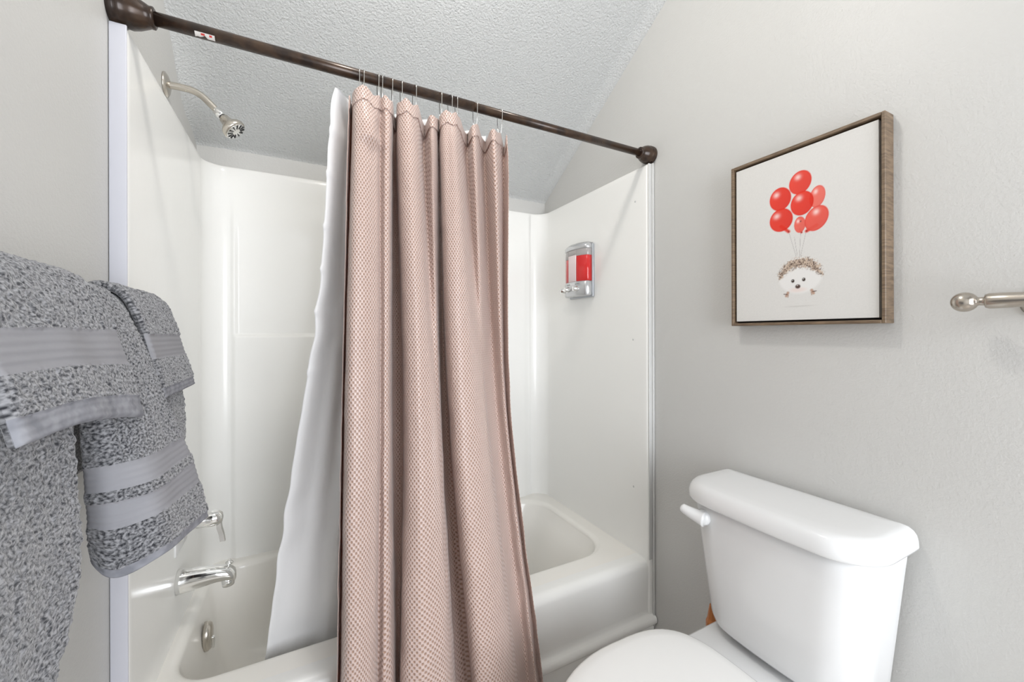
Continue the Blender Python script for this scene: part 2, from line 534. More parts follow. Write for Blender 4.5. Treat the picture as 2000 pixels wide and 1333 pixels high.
# tub spout with diverter knob
YS = 0.365
sp = empty('tub_spout', (0.03, YS, 0.50), 'chrome tub spout with lift knob on the tap wall', 'spout')
path = [(0.028, 0.527, 0.034, 0.034), (0.04, 0.5275, 0.033, 0.0335), (0.08, 0.528, 0.029, 0.029), (0.12, 0.5275, 0.026, 0.0235), (0.145, 0.524, 0.0245, 0.0215),
        (0.158, 0.519, 0.0225, 0.021), (0.166, 0.514, 0.018, 0.018), (0.1685, 0.512, 0.009, 0.010), (0.169, 0.512, 0.0001, 0.0001)]
rings = [[(x, YS + ry * math.cos(a), z + rz * math.sin(a)) for a in np.linspace(0, 2 * math.pi, 32, endpoint=False)] for x, z, ry, rz in path]
mk('spout_body', *loft(rings, True, True, True), 'chrome', sp)
mk('outlet', *lathe((0.147, YS, 0.520), (0.06, 0, -1), [(0, 0.016), (0.024, 0.0165), (0.034, 0.0155), (0.034, 0.0)]), 'chrome', sp)
mk('diverter_knob', *lathe((0.150, YS, 0.538), (0.12, 0, 1), [(0, 0.004), (0.010, 0.004), (0.012, 0.0095), (0.015, 0.0105), (0.018, 0.0075), (0.022, 0.0035), (0.022, 0.0)], 18), 'chrome', sp)

# mixer handle
hv = empty('shower_valve', (0.03, YS, 0.66), 'chrome shower mixer handle poking out from behind hand towel', 'faucet')
mk('cover_plate', *box(0.0275, 0.0325, 0.332, 0.455, 0.612, 0.79, 0.002), 'white', hv)
mk('escutcheon', *lathe((0.032, YS + 0.01, 0.69), (1, 0, 0), [(0, 0.052), (0.004, 0.052), (0.010, 0.046), (0.012, 0.03), (0.012, 0)], 40), 'chrome', hv)
mk('handle_hub', *lathe((0.040, YS + 0.01, 0.690), (1, 0, 0), [(0, 0.022), (0.04, 0.0215), (0.066, 0.0235), (0.084, 0.022), (0.093, 0.015), (0.096, 0.0)], 32), 'chrome', hv)
rings = []
for z, hw, x in ((0.690, 0.011, 0.1235), (0.660, 0.0105, 0.126), (0.640, 0.0085, 0.131), (0.618, 0.008, 0.134)):
    rings.append([(x - 0.006, YS + .01 - hw, z), (x + 0.006, YS + .01 - hw, z), (x + 0.0075, YS + .01, z), (x + 0.006, YS + .01 + hw, z), (x - 0.006, YS + .01 + hw, z)])
mk('lever', *loft(rings, True, True, True), 'chrome', hv, smooth=False)

# ------------------------------------------------------------------ shower head
sh = empty('wall_shower', (0, 0.377, 1.957), 'brushed metal shower head on bent arm above the surround', 'shower head')
mk('wall_flange', *lathe((0.0005, 0.377, 1.957), (1, 0, 0), [(0, 0.034), (0.003, 0.034), (0.008, 0.026), (0.012, 0.013), (0.012, 0)], 36), 'nickel', sh)
arm = catmull([(0.0, 0.377, 1.957), (0.035, 0.377, 1.959), (0.062, 0.377, 1.957), (0.084, 0.377, 1.948), (0.104, 0.377, 1.930), (0.124, 0.377, 1.910)], 8)
mk('arm', *tube(arm, 0.0098, 18), 'nickel', sh)
ax = np.array([0.62, -0.10, -0.70]); ax /= np.linalg.norm(ax)
o0 = np.array([0.119, 0.377, 1.915])
mk('collar', *lathe(o0, ax, [(0, 0.0105), (0.002, 0.0125), (0.020, 0.0125), (0.022, 0.0115), (0.024, 0.0115)], 24), 'chrome', sh)
mk('swivel_ring', *lathe(o0 + ax * 0.0235, ax, [(0, 0.010), (0.005, 0.010)], 20), 'dark', sh)
hd = mk('head', *lathe(o0 + ax * 0.026, ax, [(0, 0.010), (0.004, 0.0135), (0.012, 0.0145), (0.020, 0.0165), (0.027, 0.0235), (0.034, 0.0305), (0.040, 0.0325), (0.047, 0.0325), (0.050, 0.0305), (0.050, 0.0)], 40), 'nickel', sh)
fo = o0 + ax * 0.0765
mk('spray_face', *lathe(fo, ax, [(0, 0.029), (0.0015, 0.028), (0.003, 0.012), (0.0035, 0.0)], 36), 'chrome', hd)
_, fu, fw = basis(ax)
for k in range(12):
    a = 2 * math.pi * k / 12
    e = fu * math.cos(a) + fw * math.sin(a)
    t = np.cross(ax, e)
    c0, c1 = fo + e * 0.012 + ax * 0.002, fo + e * 0.027 + ax * 0.001
    V = []
    for c, h in ((c0, 0.0008), (c1, 0.0022)):
        for s1, s2 in ((-1, 0), (1, 0), (1, 1), (-1, 1)):
            V.append(c + t * h * s1 + ax * 0.0022 * s2)
    mk('nozzle_slot', V, [[0, 1, 2, 3], [4, 7, 6, 5], [0, 4, 5, 1], [1, 5, 6, 2], [2, 6, 7, 3], [3, 7, 4, 0]], 'dark', hd, smooth=False)

# ------------------------------------------------------------------ curtain rod
ZROD, YROD, RROD = 1.914, 0.008, 0.0140
rod = empty('curtain_rod', (W / 2, YROD, ZROD), 'dark bronze shower curtain rod spanning the alcove', 'curtain rod')
mk('tube', *tube([(0.03, YROD, ZROD), (0.80, YROD, ZROD)], RROD, 28), 'bronze', rod)
mk('inner_tube', *tube([(0.79, YROD, ZROD), (W - 0.03, YROD, ZROD)], RROD - 0.0012, 28), 'bronze', rod)
fl = [(0, 0.0335), (0.006, 0.0345), (0.011, 0.0345), (0.013, 0.0335), (0.016, 0.0345), (0.021, 0.0345), (0.024, 0.0325), (0.032, 0.0335), (0.044, 0.030), (0.056, 0.0245), (0.063, 0.021), (0.065, 0.0215), (0.069, 0.0215), (0.071, 0.0185), (0.071, 0.0)]
mk('end_flange', *lathe((0.0005, YROD, ZROD), (1, 0, 0), fl, 36), 'bronze', rod)
mk('end_flange', *lathe((W - 0.0005, YROD, ZROD), (-1, 0, 0), [(s * 0.86, r * 0.95) for s, r in fl], 36), 'bronze', rod)
# torn remnant of a paper sticker on the underside of the rod
def patch(x0, x1, a0, a1, r, n=8, jag=0.0):
    V = []
    for i in range(n):
        t = i / (n - 1)
        x = x0 + (x1 - x0) * t
        lo = a0 + jag * random.random() * math.sin(math.pi * t)
        for a in np.linspace(lo, a1, 5):
            V.append((x, YROD - r * math.cos(a), ZROD + r * math.sin(a)))
    return V, grid_faces(n, 5).tolist()
stk = mk('torn_sticker', *patch(0.140, 0.176, -1.45, -0.62, RROD + 0.0006, 9, 0.5), 'sticker', rod, label='torn white and red sticker')
mk('red_print', *patch(0.151, 0.158, -1.0, -0.72, RROD + 0.0009, 5), 'stickred', stk)
mk('red_print', *patch(0.166, 0.171, -1.0, -0.72, RROD + 0.0009, 5), 'stickred', stk)

# ------------------------------------------------------------------ shower curtain (x, y of the fold line at three heights)
LA = [(0.449, -0.0389), (0.466, 0.0525), (0.459, -0.0533), (0.478, -0.075), (0.514, -0.0533), (0.526, -0.0317), (0.537, -0.0533), (0.553, -0.0389), (0.573, 0.0435), (0.583, 0.0435), (0.571, -0.0389), (0.591, -0.0678), (0.619, -0.0461), (0.658, 0.0346), (0.658, -0.0389), (0.678, -0.0244), (0.705, 0.0435), (0.687, -0.0389), (0.7, -0.0606), (0.725, -0.0606), (0.788, 0.0293), (0.783, -0.0461), (0.851, 0.0435), (0.841, -0.0533), (0.903, 0.0168), (0.896, -0.0317)]
LB = [(0.43, -0.0789), (0.443, 0.0184), (0.437, -0.1078), (0.468, -0.1223), (0.505, -0.1006), (0.519, -0.0717), (0.528, -0.0861), (0.545, -0.0645), (0.569, 0.0282), (0.595, 0.0282), (0.579, -0.0789), (0.6, -0.115), (0.634, -0.1078), (0.653, -0.1006), (0.674, -0.0645), (0.706, 0.0282), (0.725, 0.0282), (0.7, -0.0645), (0.709, -0.1078), (0.752, -0.1078), (0.792, -0.0861), (0.822, -0.0402), (0.866, -0.0011), (0.877, -0.0402), (0.898, -0.0109), (0.892, -0.05)]
LC = [(0.413, -0.1372), (0.426, -0.0522), (0.423, -0.1644), (0.454, -0.1848), (0.486, -0.1644), (0.503, -0.1168), (0.514, -0.144), (0.539, -0.1236), (0.56, -0.0522), (0.57, -0.0522), (0.553, -0.1508), (0.587, -0.1848), (0.637, -0.178), (0.671, -0.1576), (0.694, -0.11), (0.719, -0.0377), (0.763, -0.0377), (0.734, -0.1236), (0.738, -0.1712), (0.785, -0.178), (0.835, -0.1576), (0.862, -0.1236), (0.905, -0.0883), (0.918, -0.1168), (0.943, -0.0883), (0.939, -0.1168)]
LA, LB, LC = (np.array(a) for a in (LA, LB, LC))
LT = LA.copy()
LT[:, 1] = (LA[:, 1] + 0.008) * 0.85 + 0.004
LT[:, 0] += 0.004
LD = LC + 0.55 * (LC - LB)
lev_z = np.array([1.856, 1.745, 1.035, 0.40, 0.055])
levels = np.stack([LT, LA, LB, LC, LD])
HOOK_X = [0.482, 0.491, 0.528, 0.538, 0.565, 0.589, 0.625, 0.700, 0.728, 0.747, 0.806, 0.887]

def level_interp(z):
    """smooth cubic blend of the level fold lines at height z"""
    k = np.clip(np.searchsorted(-lev_z, -z) - 1, 0, len(lev_z) - 2)
    t = (z - lev_z[k]) / (lev_z[k + 1] - lev_z[k])
    h = lev_z[k + 1] - lev_z[k]
    def slope(i):
        if i == 0: return (levels[1] - levels[0]) / (lev_z[1] - lev_z[0])
        if i == len(lev_z) - 1: return (levels[-1] - levels[-2]) / (lev_z[-1] - lev_z[-2])
        return (levels[i + 1] - levels[i - 1]) / (lev_z[i + 1] - lev_z[i - 1])
    a, b, m0, m1 = levels[k], levels[k + 1], slope(k) * h, slope(k + 1) * h
    return (2 * t**3 - 3 * t**2 + 1) * a + (t**3 - 2 * t**2 + t) * m0 + (-2 * t**3 + 3 * t**2) * b + (t**3 - t**2) * m1

def curtain_grid(ztop, zbot, nz, msub=9, off=0.0):
    fz = np.linspace(ztop, zbot, nz)
    G = []
    for z in fz:
        P = catmull(level_interp(z), msub)
        s = np.arange(len(P))
        wr = 0.0022 * (vnoise(s / 7.0, np.full(len(P), z / 0.10), 3) - 0.5) + 0.0016 * (vnoise(s / 3.0, np.full(len(P), z / 0.035), 5) - 0.5)
        wr = wr * (0.5 + 0.8 * sstep(1.3, 0.6, z))
        T = np.gradient(P, axis=0); T /= np.linalg.norm(T, axis=1)[:, None] + 1e-9
        Nn = np.column_stack([T[:, 1], -T[:, 0]])
        P = P + Nn * (wr + off)[:, None]
        G.append(np.column_stack([P, np.full(len(P), z)]))
    G = np.array(G)
    # the top edge hangs in small scallops between the hooks
    hx = np.array(HOOK_X)
    dmin = np.min(np.abs(G[..., 0][..., None] - hx), axis=-1)
    sag = np.clip(dmin / 0.022, 0, 1) ** 0.9 * 0.018 + 0.020 * sstep(0.893, 0.915, G[..., 0])
    G[..., 2] -= sag * sstep(1.70, 1.856, G[..., 2])
    # a slack swag of cloth caught under the first hooks
    X_, Z_ = G[..., 0], G[..., 2]
    lip = sstep(1.85, 1.735, Z_) * (1 - sstep(1.722, 1.700, Z_))
    G[..., 1] -= 0.016 * lip * np.exp(-((X_ - 0.503) / 0.024) ** 2) * (G[..., 1] < 0.0)
    G[..., 1] += 0.013 * np.exp(-((X_ - 0.520 - 0.12 * (Z_ - 1.76)) / 0.009) ** 2 - ((Z_ - 1.765) / 0.028) ** 2)
    return G
def curtain_uv(G):
    ref = G[len(G) // 3]
    u = np.concatenate([[0], np.cumsum(np.linalg.norm(np.diff(ref, axis=0), axis=1))])
    U = np.tile(u, (len(G), 1))
    return np.stack([U, G[..., 2]], -1).reshape(-1, 2)
cur = empty('shower_curtain', (0.66, -0.05, 0.055), 'pale pink waffle weave shower curtain bunched on the rod', 'curtain')
G = curtain_grid(1.856, 0.055, 300)
o = mk('cloth', G.reshape(-1, 3), grid_faces(G.shape[0], G.shape[1]).tolist(), 'curtain', cur, uv=curtain_uv(G))
sol = o.modifiers.new('thickness', 'SOLIDIFY'); sol.thickness = 0.0012; sol.offset = 0
H = curtain_grid(1.8565, 1.818, 12, off=0.0018)
h = mk('header_band', H.reshape(-1, 3), grid_faces(H.shape[0], H.shape[1]).tolist(), 'curtain', cur, uv=curtain_uv(H))
sol = h.modifiers.new('thickness', 'SOLIDIFY'); sol.thickness = 0.0014; sol.offset = 0

# hooks
ORD = ['first', 'second', 'third', 'fourth', 'fifth', 'sixth', 'seventh', 'eighth', 'ninth', 'tenth', 'eleventh', 'twelfth']
for k, hx in enumerate(HOOK_X):
    lean = random.uniform(-0.12, 0.12)
    pts = []
    top = ZROD + RROD + 0.0016
    for a in np.linspace(-20, 200, 17):
        r = RROD + 0.0030
        pts.append((YROD + r * math.cos(math.radians(a)), ZROD - 0.0014 + r * math.sin(math.radians(a))))
    zl = 1.845 - random.uniform(0, 0.006)
    pts += [(YROD - 0.0150, ZROD - 0.03), (YROD - 0.0075, zl + 0.010), (YROD, zl), (YROD + 0.0075, zl + 0.010), (YROD + 0.0150, ZROD - 0.03)]
    P = [(hx + lean * (y - YROD) + random.uniform(-1, 1) * 0.0002 + 0.06 * lean * (z - ZROD), y, z) for y, z in pts]
    mk('curtain_hook', *tube(P, 0.00105, 8, closed=True), 'wire', None,
       label='thin silver wire curtain hook, %s from the shower head end of the rod' % ORD[k], cat='curtain hook', group='hooks holding the shower curtain')

# liner
zl = np.linspace(1.872, 0.255, 190)
nu = 90
G = []
for z in zl:
    xl = np.interp(z, [0.25, 0.40, 0.66, 0.95, 1.23, 1.43, 1.65, 1.80, 1.872], [0.243, 0.262, 0.292, 0.333, 0.374, 0.394, 0.405, 0.412, 0.424])
    xl += 0.003 * math.sin(z * 47) * (0.4 + 0.6 * math.sin(z * 11))
    xr = np.interp(z, [0.25, 1.872], [0.86, 0.87])
    yb = np.interp(z, [0.25, 0.40, 0.55, 1.2, 1.8, 1.872], [0.205, 0.192, 0.165, 0.088, 0.034, 0.030])
    t = np.linspace(0, 1, nu)
    x = xl + (xr - xl) * t
    amp = np.interp(z, [0.25, 1.2, 1.85], [0.007, 0.010, 0.010])
    y = yb + amp * np.sin(t * 40 + 0.6) * sstep(0.12, 0.3, t) + 0.018 * np.exp(-((t - 0.20) / 0.035) ** 2) * sstep(0.3, 1.4, z) - 0.012 * np.exp(-(t / 0.035) ** 2) + 0.042 * sstep(0.02, 0.11, t) * sstep(0.45, 0.9, z)
    for zc in (1.765, 1.655, 1.52, 1.41, 1.30, 1.14):
        y = y - 0.005 * math.exp(-((z - zc) / 0.006) ** 2) * np.exp(-(t / 0.10) ** 2)
        x = x - 0.003 * math.exp(-((z - zc) / 0.007) ** 2) * np.exp(-(t / 0.04) ** 2)
    G.append(np.column_stack([x, y, np.full(nu, z)]))
G = np.array(G)
o = mk('curtain_liner', G.reshape(-1, 3), grid_faces(len(zl), nu).tolist(), 'liner', None,
       label='plain white vinyl liner hanging behind pink curtain into the tub', cat='liner')
sol = o.modifiers.new('thickness', 'SOLIDIFY'); sol.thickness = 0.0006; sol.offset = 0

# ------------------------------------------------------------------ towels on the left wall bar
bar = empty('towel_bar', (0.0, -0.55, 1.283), 'metal towel bar on left wall hidden under the grey towels', 'towel bar')
mk('rail', *tube([(0.075, -1.04, 1.283), (0.075, -0.12, 1.283)], 0.0085, 16), 'dnickel', bar)
for y in (-1.03, -0.13):
    mk('bracket', *lathe((0.0005, y, 1.283), (1, 0, 0), [(0, 0.026), (0.006, 0.026), (0.012, 0.014), (0.06, 0.011), (0.088, 0.0125), (0.092, 0.008), (0.092, 0)], 24), 'dnickel', bar)

def towel(name, cols, thick, regions, res, label, seed, fold=0.0, nb=2, group='grey towels on the bar', terry_amp=0.0020, edge=0.009):
    """cols: control columns (near to far) of (x, y, z) from the back hem over the bar to the front hem"""
    Cp = np.array(cols, float)                                   # columns x rows x 3
    Lr = np.linalg.norm(np.diff(Cp, axis=1), axis=2).sum(1).mean()
    Lc = np.linalg.norm(np.diff(Cp, axis=0), axis=2).sum(0).max()
    mr = max(4, int(Lr / res / (Cp.shape[1] - 1)))
    mc = max(4, int(Lc / res / (Cp.shape[0] - 1)))
    S = catmull(Cp, mc)                                          # along the bar
    S = np.swapaxes(catmull(np.swapaxes(S, 0, 1), mr), 0, 1)     # along the drop
    S = np.swapaxes(S, 0, 1)                                     # rows (drop) x columns (along the bar)
    nr, nc = S.shape[:2]
    dv = np.linalg.norm(np.diff(S, axis=0), axis=2).mean(1)
    v = np.concatenate([[0], np.cumsum(dv)])
    du = np.linalg.norm(np.diff(S, axis=1), axis=2).mean(0)
    u = np.concatenate([[0], np.cumsum(du)])
    VV, UU = np.meshgrid(v, u, indexing='ij')
    fromhem = v[-1] - VV
    Tv = np.gradient(S, axis=0); Tu = np.gradient(S, axis=1)
    Nn = np.cross(Tu, Tv)
    Nn /= np.linalg.norm(Nn, axis=2)[..., None] + 1e-12
    if Nn[int(nr * 0.8), nc // 2, 0] < 0:
        Nn = -Nn
    # gentle folds running down the cloth
    wv = fold * (vnoise(UU / 0.055 + 3, VV / 0.35, seed) - 0.5) * sstep(0.5, 0.25, fromhem / v[-1] * 1.0)
    S = S + Nn * wv[..., None]
    # rounded edges: the thickness runs out at the four borders
    d = np.minimum(np.minimum(UU, u[-1] - UU), np.minimum(VV, v[-1] - VV) * 1.6)
    prof = np.sqrt(np.clip(1 - (1 - np.clip(d / edge, 0, 1)) ** 2, 0, 1))
    half = thick / 2 * prof
    reg = np.zeros((nr, nc), int)                                # 0 terry, 1 band, 2 hem
    bandmask = np.zeros((nr, nc))
    for kind, a, b in regions:
        inside = (fromhem >= a) & (fromhem < b)
        reg[inside] = kind
        bandmask = np.maximum(bandmask, sstep(a - 0.0015, a + 0.0015, fromhem) * (1 - sstep(b - 0.0015, b + 0.0015, fromhem)))
    loops = 0.6 * vnoise(UU / 0.0042, VV / 0.0034, seed + 1) + 0.4 * vnoise(UU / 0.0022, VV / 0.0019, seed + 2) + 0.5 * vnoise(UU / 0.012, VV / 0.009, seed + 4) - 0.75
    rib = 0.0005 * np.sin(fromhem * 2 * math.pi / 0.0085) + 0.0002 * vnoise(UU / 0.002, VV / 0.002, seed + 3)
    disp = (1 - bandmask) * loops * terry_amp * 2 + bandmask * (rib - 0.0016)
    outer = S + Nn * (half + disp * np.clip(prof * 1.2, 0.25, 1))[..., None]
    inner_ = S - Nn * half[..., None]
    F = grid_faces(nr, nc)
    fr = reg.reshape(-1)[F].max(1)
    base = (float(S[..., 0].mean()), float(S[..., 1].mean()), float(S[..., 2].min()))
    root = empty(name, base, label, 'towel', group)
    Vo = outer.reshape(-1, 3)
    uvm = np.stack([UU, VV], -1).reshape(-1, 2)
    for kind, pname, m in ((0, 'terry_body', 'terry'), (1, 'woven_band', 'band'), (2, 'hem', 'hem')):
        f = F[fr == kind]
        if not len(f):
            continue
        if kind == 0:
            # the underside belongs to the body
            f2 = F[:, ::-1]
            allv = np.vstack([Vo, inner_.reshape(-1, 3)])
            ff = np.vstack([f, f2 + len(Vo)])
            uu = np.vstack([uvm, uvm])
            used, inv = np.unique(ff, return_inverse=True)
            mk(pname, allv[used], inv.reshape(-1, 4).tolist(), m, root, uv=uu[used])
        else:
            # a part for every separate band
            spans = [r for r in regions if r[0] == kind]
            fc = fromhem.reshape(-1)[f].mean(1)
            for _, a, b in spans:
                g = f[(fc >= a - 0.003) & (fc < b + 0.003)]
                used, inv = np.unique(g, return_inverse=True)
                mk(pname, Vo[used], inv.reshape(-1, 4).tolist(), m, root, uv=uvm[used])
    return root

def column(y, rows, dy=None):
    return [(x, y + (dy[i] if dy is not None else 0.0), z) for i, (x, z) in enumerate(rows)]

# far stack: hand-length towel, then a face cloth on top of it
rows = [(0.045, 1.03), (0.046, 1.15), (0.050, 1.265), (0.075, 1.298), (0.100, 1.275), (0.120, 1.20), (0.134, 1.10), (0.134, 1.03), (0.118, 0.985)]
towel('bath_towel', [column(y, rows) for y in (-0.305, -0.25, -0.19, -0.13, -0.088)], 0.016, [(2, 0, 0.012)], 0.0022,
      'dark grey towel hanging under the small far face cloth', 21, 0.012)
rows = [(0.036, 1.17), (0.040, 1.27), (0.060, 1.305), (0.082, 1.314), (0.108, 1.298), (0.128, 1.245), (0.142, 1.185), (0.152, 1.137)]
cols = [column(-0.290, rows, [0, 0, 0, 0, 0, 0, 0, 0]), column(-0.22, rows), column(-0.15, rows), column(-0.075, rows, [-.02, -.02, -.02, -.02, -.02, -.01, 0, .012])]
towel('face_cloth', cols, 0.013, [(2, 0, 0.016), (1, 0.066, 0.104)], 0.0017,
      'small dark grey face cloth nearest the shower, on top of towel', 31, 0.008)

# hand towel in the middle
zr = [1.06, 1.17, 1.270, 1.303, 1.285, 1.225, 1.135, 1.035, 0.945]
def hcol(X, Y, zh):
    z = zr[:-1] + [zh]
    return list(zip(X, Y, z))
cols = [hcol([.042, .042, .046, .075, .096, .108, .110, .112, .116], [-.475] * 4 + [-.465, -.450, -.432, -.418, -.410], 0.960),
        hcol([.040, .040, .046, .077, .101, .122, .134, .140, .144], [-.45] * 4 + [-.446, -.440, -.434, -.430, -.430], 0.936),
        hcol([.040, .040, .046, .079, .105, .130, .151, .170, .185], [-.40] * 5 + [-.402, -.408, -.414, -.418], 0.948),
        hcol([.040, .040, .046, .079, .106, .134, .158, .178, .196], [-.35] * 5 + [-.355, -.360, -.350, -.335], 0.938),
        hcol([.042, .042, .046, .077, .102, .131, .160, .185, .202], [-.305, -.305, -.305, -.305, -.307, -.320, -.330, -.280, -.247], 0.925)]
towel('hand_towel', cols, 0.016, [(2, 0, 0.012), (1, 0.062, 0.092), (1, 0.108, 0.140)], 0.0016,
      'grey hand towel with two woven bands in the middle of the bar', 41, 0.010)

# near stack: big bath towel, then a face cloth on top of it
rows = [(0.040, 0.80), (0.040, 1.0), (0.046, 1.262), (0.074, 1.2995), (0.102, 1.276), (0.128, 1.20), (0.138, 1.10), (0.139, 1.0), (0.126, 0.90), (0.114, 0.80), (0.108, 0.66)]
towel('bath_towel', [column(y, rows) for y in (-0.98, -0.86, -0.74)] + [column(-0.65, rows, [0] * 8 + [-.02, -.03, -.04]), column(-0.58, rows, [0] * 8 + [-.03, -.05, -.07]), column(-0.528, rows, [0] * 8 + [-.035, -.065, -.09])], 0.014, [(2, 0, 0.015), (1, 0.09, 0.14)], 0.0022,
      'light grey bath towel nearest the viewer, running out of the picture', 51, 0.022)
rows = [(0.030, 1.17), (0.034, 1.26), (0.056, 1.305), (0.080, 1.315), (0.111, 1.296), (0.134, 1.245), (0.150, 1.195), (0.160, 1.155)]
cols = [column(-0.668, rows), column(-0.58, rows), [(x, y, z - 0.010 * (i > 5) * (i - 5) / 2) for i, (x, y, z) in enumerate(column(-0.49, rows))], [(x, y, z - 0.024 * (i > 5) * (i - 5) / 2) for i, (x, y, z) in enumerate(column(-0.412, rows, [0, 0, 0.01, 0.012, 0, -0.01, -0.006, 0]))]]
towel('face_cloth', cols, 0.014, [(2, 0, 0.023), (1, 0.060, 0.098)], 0.0014,
      'grey face cloth with pale woven band nearest the viewer', 61, 0.006)

# ------------------------------------------------------------------ soap dispenser on the right surround wall
XD = XI1
dp = empty('soap_dispenser', (XD, 0.40, 1.40), 'silver wall soap dispenser with red and pink soap', 'soap dispenser')
dy0, dy1 = 0.312, 0.480
dyc = (dy0 + dy1) / 2; dh = (dy1 - dy0) / 2
def dcurve(s, depth, hw):
    """bowed front: y for s in -1..1 and x out from the wall"""
    return (XD - depth * (1 - 0.42 * abs(s) ** 2.6), dyc + hw * s)
def dshell(z0, z1, depth, hw, s0=-1, s1=1, n=16, top_in=0.0, bev=0.004, back=0.004):
    ss = np.linspace(s0, s1, n)
    rings = []
    for z, k in ((z0, bev), (z0 + bev, 0), (z1 - bev - top_in, 0), (z1, bev + top_in)):
        r = []
        for s in ss:
            x, y = dcurve(s, depth - k, hw - k * 0.4)
            r.append((x, y, z))
        r.append((XD - back, dyc + (hw - k * 0.4) * s1, z))
        r.append((XD - back, dyc + (hw - k * 0.4) * s0, z))
        rings.append(r)
    return loft(rings, True, True, True)
mk('back_plate', *box(XD - 0.012, XD, dy0 - 0.004, dy1 + 0.002, 1.402, 1.640, 0.004), 'greyback', dp)
body = mk('lower_housing', *dshell(1.408, 1.474, 0.066, dh, bev=0.005), 'silver', dp)
mk('chamber_lid', *dshell(1.618, 1.646, 0.064, dh, top_in=0.010, bev=0.003), 'silver', dp)
for nm, s0, s1, m, ztop in (('soap_chamber', -0.985, -0.36, 'redsoap', 1.588), ('soap_chamber', -0.34, 0.34, 'pinksoap', 1.594), ('soap_chamber', 0.36, 0.985, 'redsoap', 1.580)):
    c = mk(nm, *dshell(1.4745, ztop, 0.060, dh, s0, s1, bev=0.0015, back=0.012), m, dp,
           label='chamber of red soap' if m == 'redsoap' else 'chamber of pale pink soap')
    mk('clear_upper', *dshell(ztop, 1.6175, 0.0598, dh, s0, s1, bev=0.001, back=0.012), 'smoke', c)
for s in (-0.48, 0.22, 0.82):
    x, y = dcurve(s, 0.066, dh)
    nrm = np.array([-1.0, 0.0, -0.05]) if abs(s) < 0.7 else np.array([-0.92, 0.35, -0.05])
    b = mk('push_button', *lathe((x + 0.006, y, 1.440), nrm, [(0, 0.0125), (0.009, 0.0125), (0.011, 0.0115), (0.026, 0.0105), (0.028, 0.0085), (0.028, 0.0)], 22), 'chrome', dp)
for s in (-0.48, 0.22):
    x, y = dcurve(s, 0.066, dh)
    for k in range(3):
        yy = y + 0.008 - k * 0.0085
        xx = dcurve((yy - dyc) / dh, 0.066, dh)[0]
        mk('printed_word', *box(xx - 0.0004, xx + 0.0008, yy - 0.003, yy + 0.003, 1.4595, 1.4625), 'ink', dp, smooth=False)

# ------------------------------------------------------------------ framed hedgehog print
py0, py1, pz0, pz1 = -0.700, -0.341, 1.261, 1.729
XFR, XBK, RW = W - 0.041, W - 0.001, 0.0075
pic = empty('framed_picture', (W, (py0 + py1) / 2, pz0), 'framed canvas of a hedgehog carried by red balloons', 'picture')
def rail(a0, a1, b0, b1):
    return box(XFR, XBK, a0, a1, b0, b1, 0.0012, 1)
mk('frame_rail', *rail(py0, py0 + RW, pz0, pz1), 'wood', pic, smooth=False)
mk('frame_rail', *rail(py1 - RW, py1, pz0, pz1), 'wood', pic, smooth=False)
mk('frame_rail', *rail(py0 + RW, py1 - RW, pz0, pz0 + RW), 'wood', pic, smooth=False)
mk('frame_rail', *rail(py0 + RW, py1 - RW, pz1 - RW, pz1), 'wood', pic, smooth=False)
mk('frame_backing', *box(W - 0.020, W - 0.006, py0 + 0.004, py1 - 0.004, pz0 + 0.004, pz1 - 0.004), 'woodin', pic, smooth=False)
# canvas: stretched block whose face carries the print as point colours
cy0, cy1, cz0, cz1 = py0 + RW + 0.0065, py1 - RW - 0.0055, pz0 + RW + 0.0055, pz1 - RW - 0.0055
XCV = XFR + 0.006
ny, nz_ = 260, 330
YC, ZCv = np.meshgrid(np.linspace(cy1, cy0, ny), np.linspace(cz1, cz0, nz_))
img = np.ones((nz_, ny, 3)) * np.array([0.70, 0.69, 0.665])
img *= (0.975 + 0.05 * vnoise(YC / 0.0016, ZCv / 0.0016, 91))[..., None]
def over(a, c):
    global img
    img = img * (1 - a[..., None]) + np.asarray(c, float) * a[..., None]
def ell(cy, cz, ry, rz, rot=0.0, soft=0.04):
    y = -(YC - cy); z = ZCv - cz
    c, s = math.cos(rot), math.sin(rot)
    p, q = (y * c + z * s) / ry, (-y * s + z * c) / rz
    r = np.sqrt(p * p + q * q)
    return 1 - sstep(1 - soft, 1 + soft, r), p, q, r
def strand(p0, p1, w):
    a = np.array(p0); b = np.array(p1)
    t = np.clip(((YC - a[0]) * (b[0] - a[0]) + (ZCv - a[1]) * (b[1] - a[1])) / ((b - a) ** 2).sum(), 0, 1)
    dd = np.hypot(YC - (a[0] + (b[0] - a[0]) * t), ZCv - (a[1] + (b[1] - a[1]) * t))
    return 1 - sstep(w * 0.4, w * 1.3, dd)
for p0, p1 in (((-.498, 1.508), (-.516, 1.440)), ((-.527, 1.50), (-.524, 1.435)), ((-.540, 1.500), (-.527, 1.440)), ((-.512, 1.49), (-.519, 1.44))):
    over(strand(p0, p1, 0.0006) * 0.55, (0.25, 0.22, 0.22))
RED, DRK, LGT = np.array([0.78, 0.045, 0.022]), np.array([0.60, 0.022, 0.014]), np.array([0.86, 0.30, 0.24])
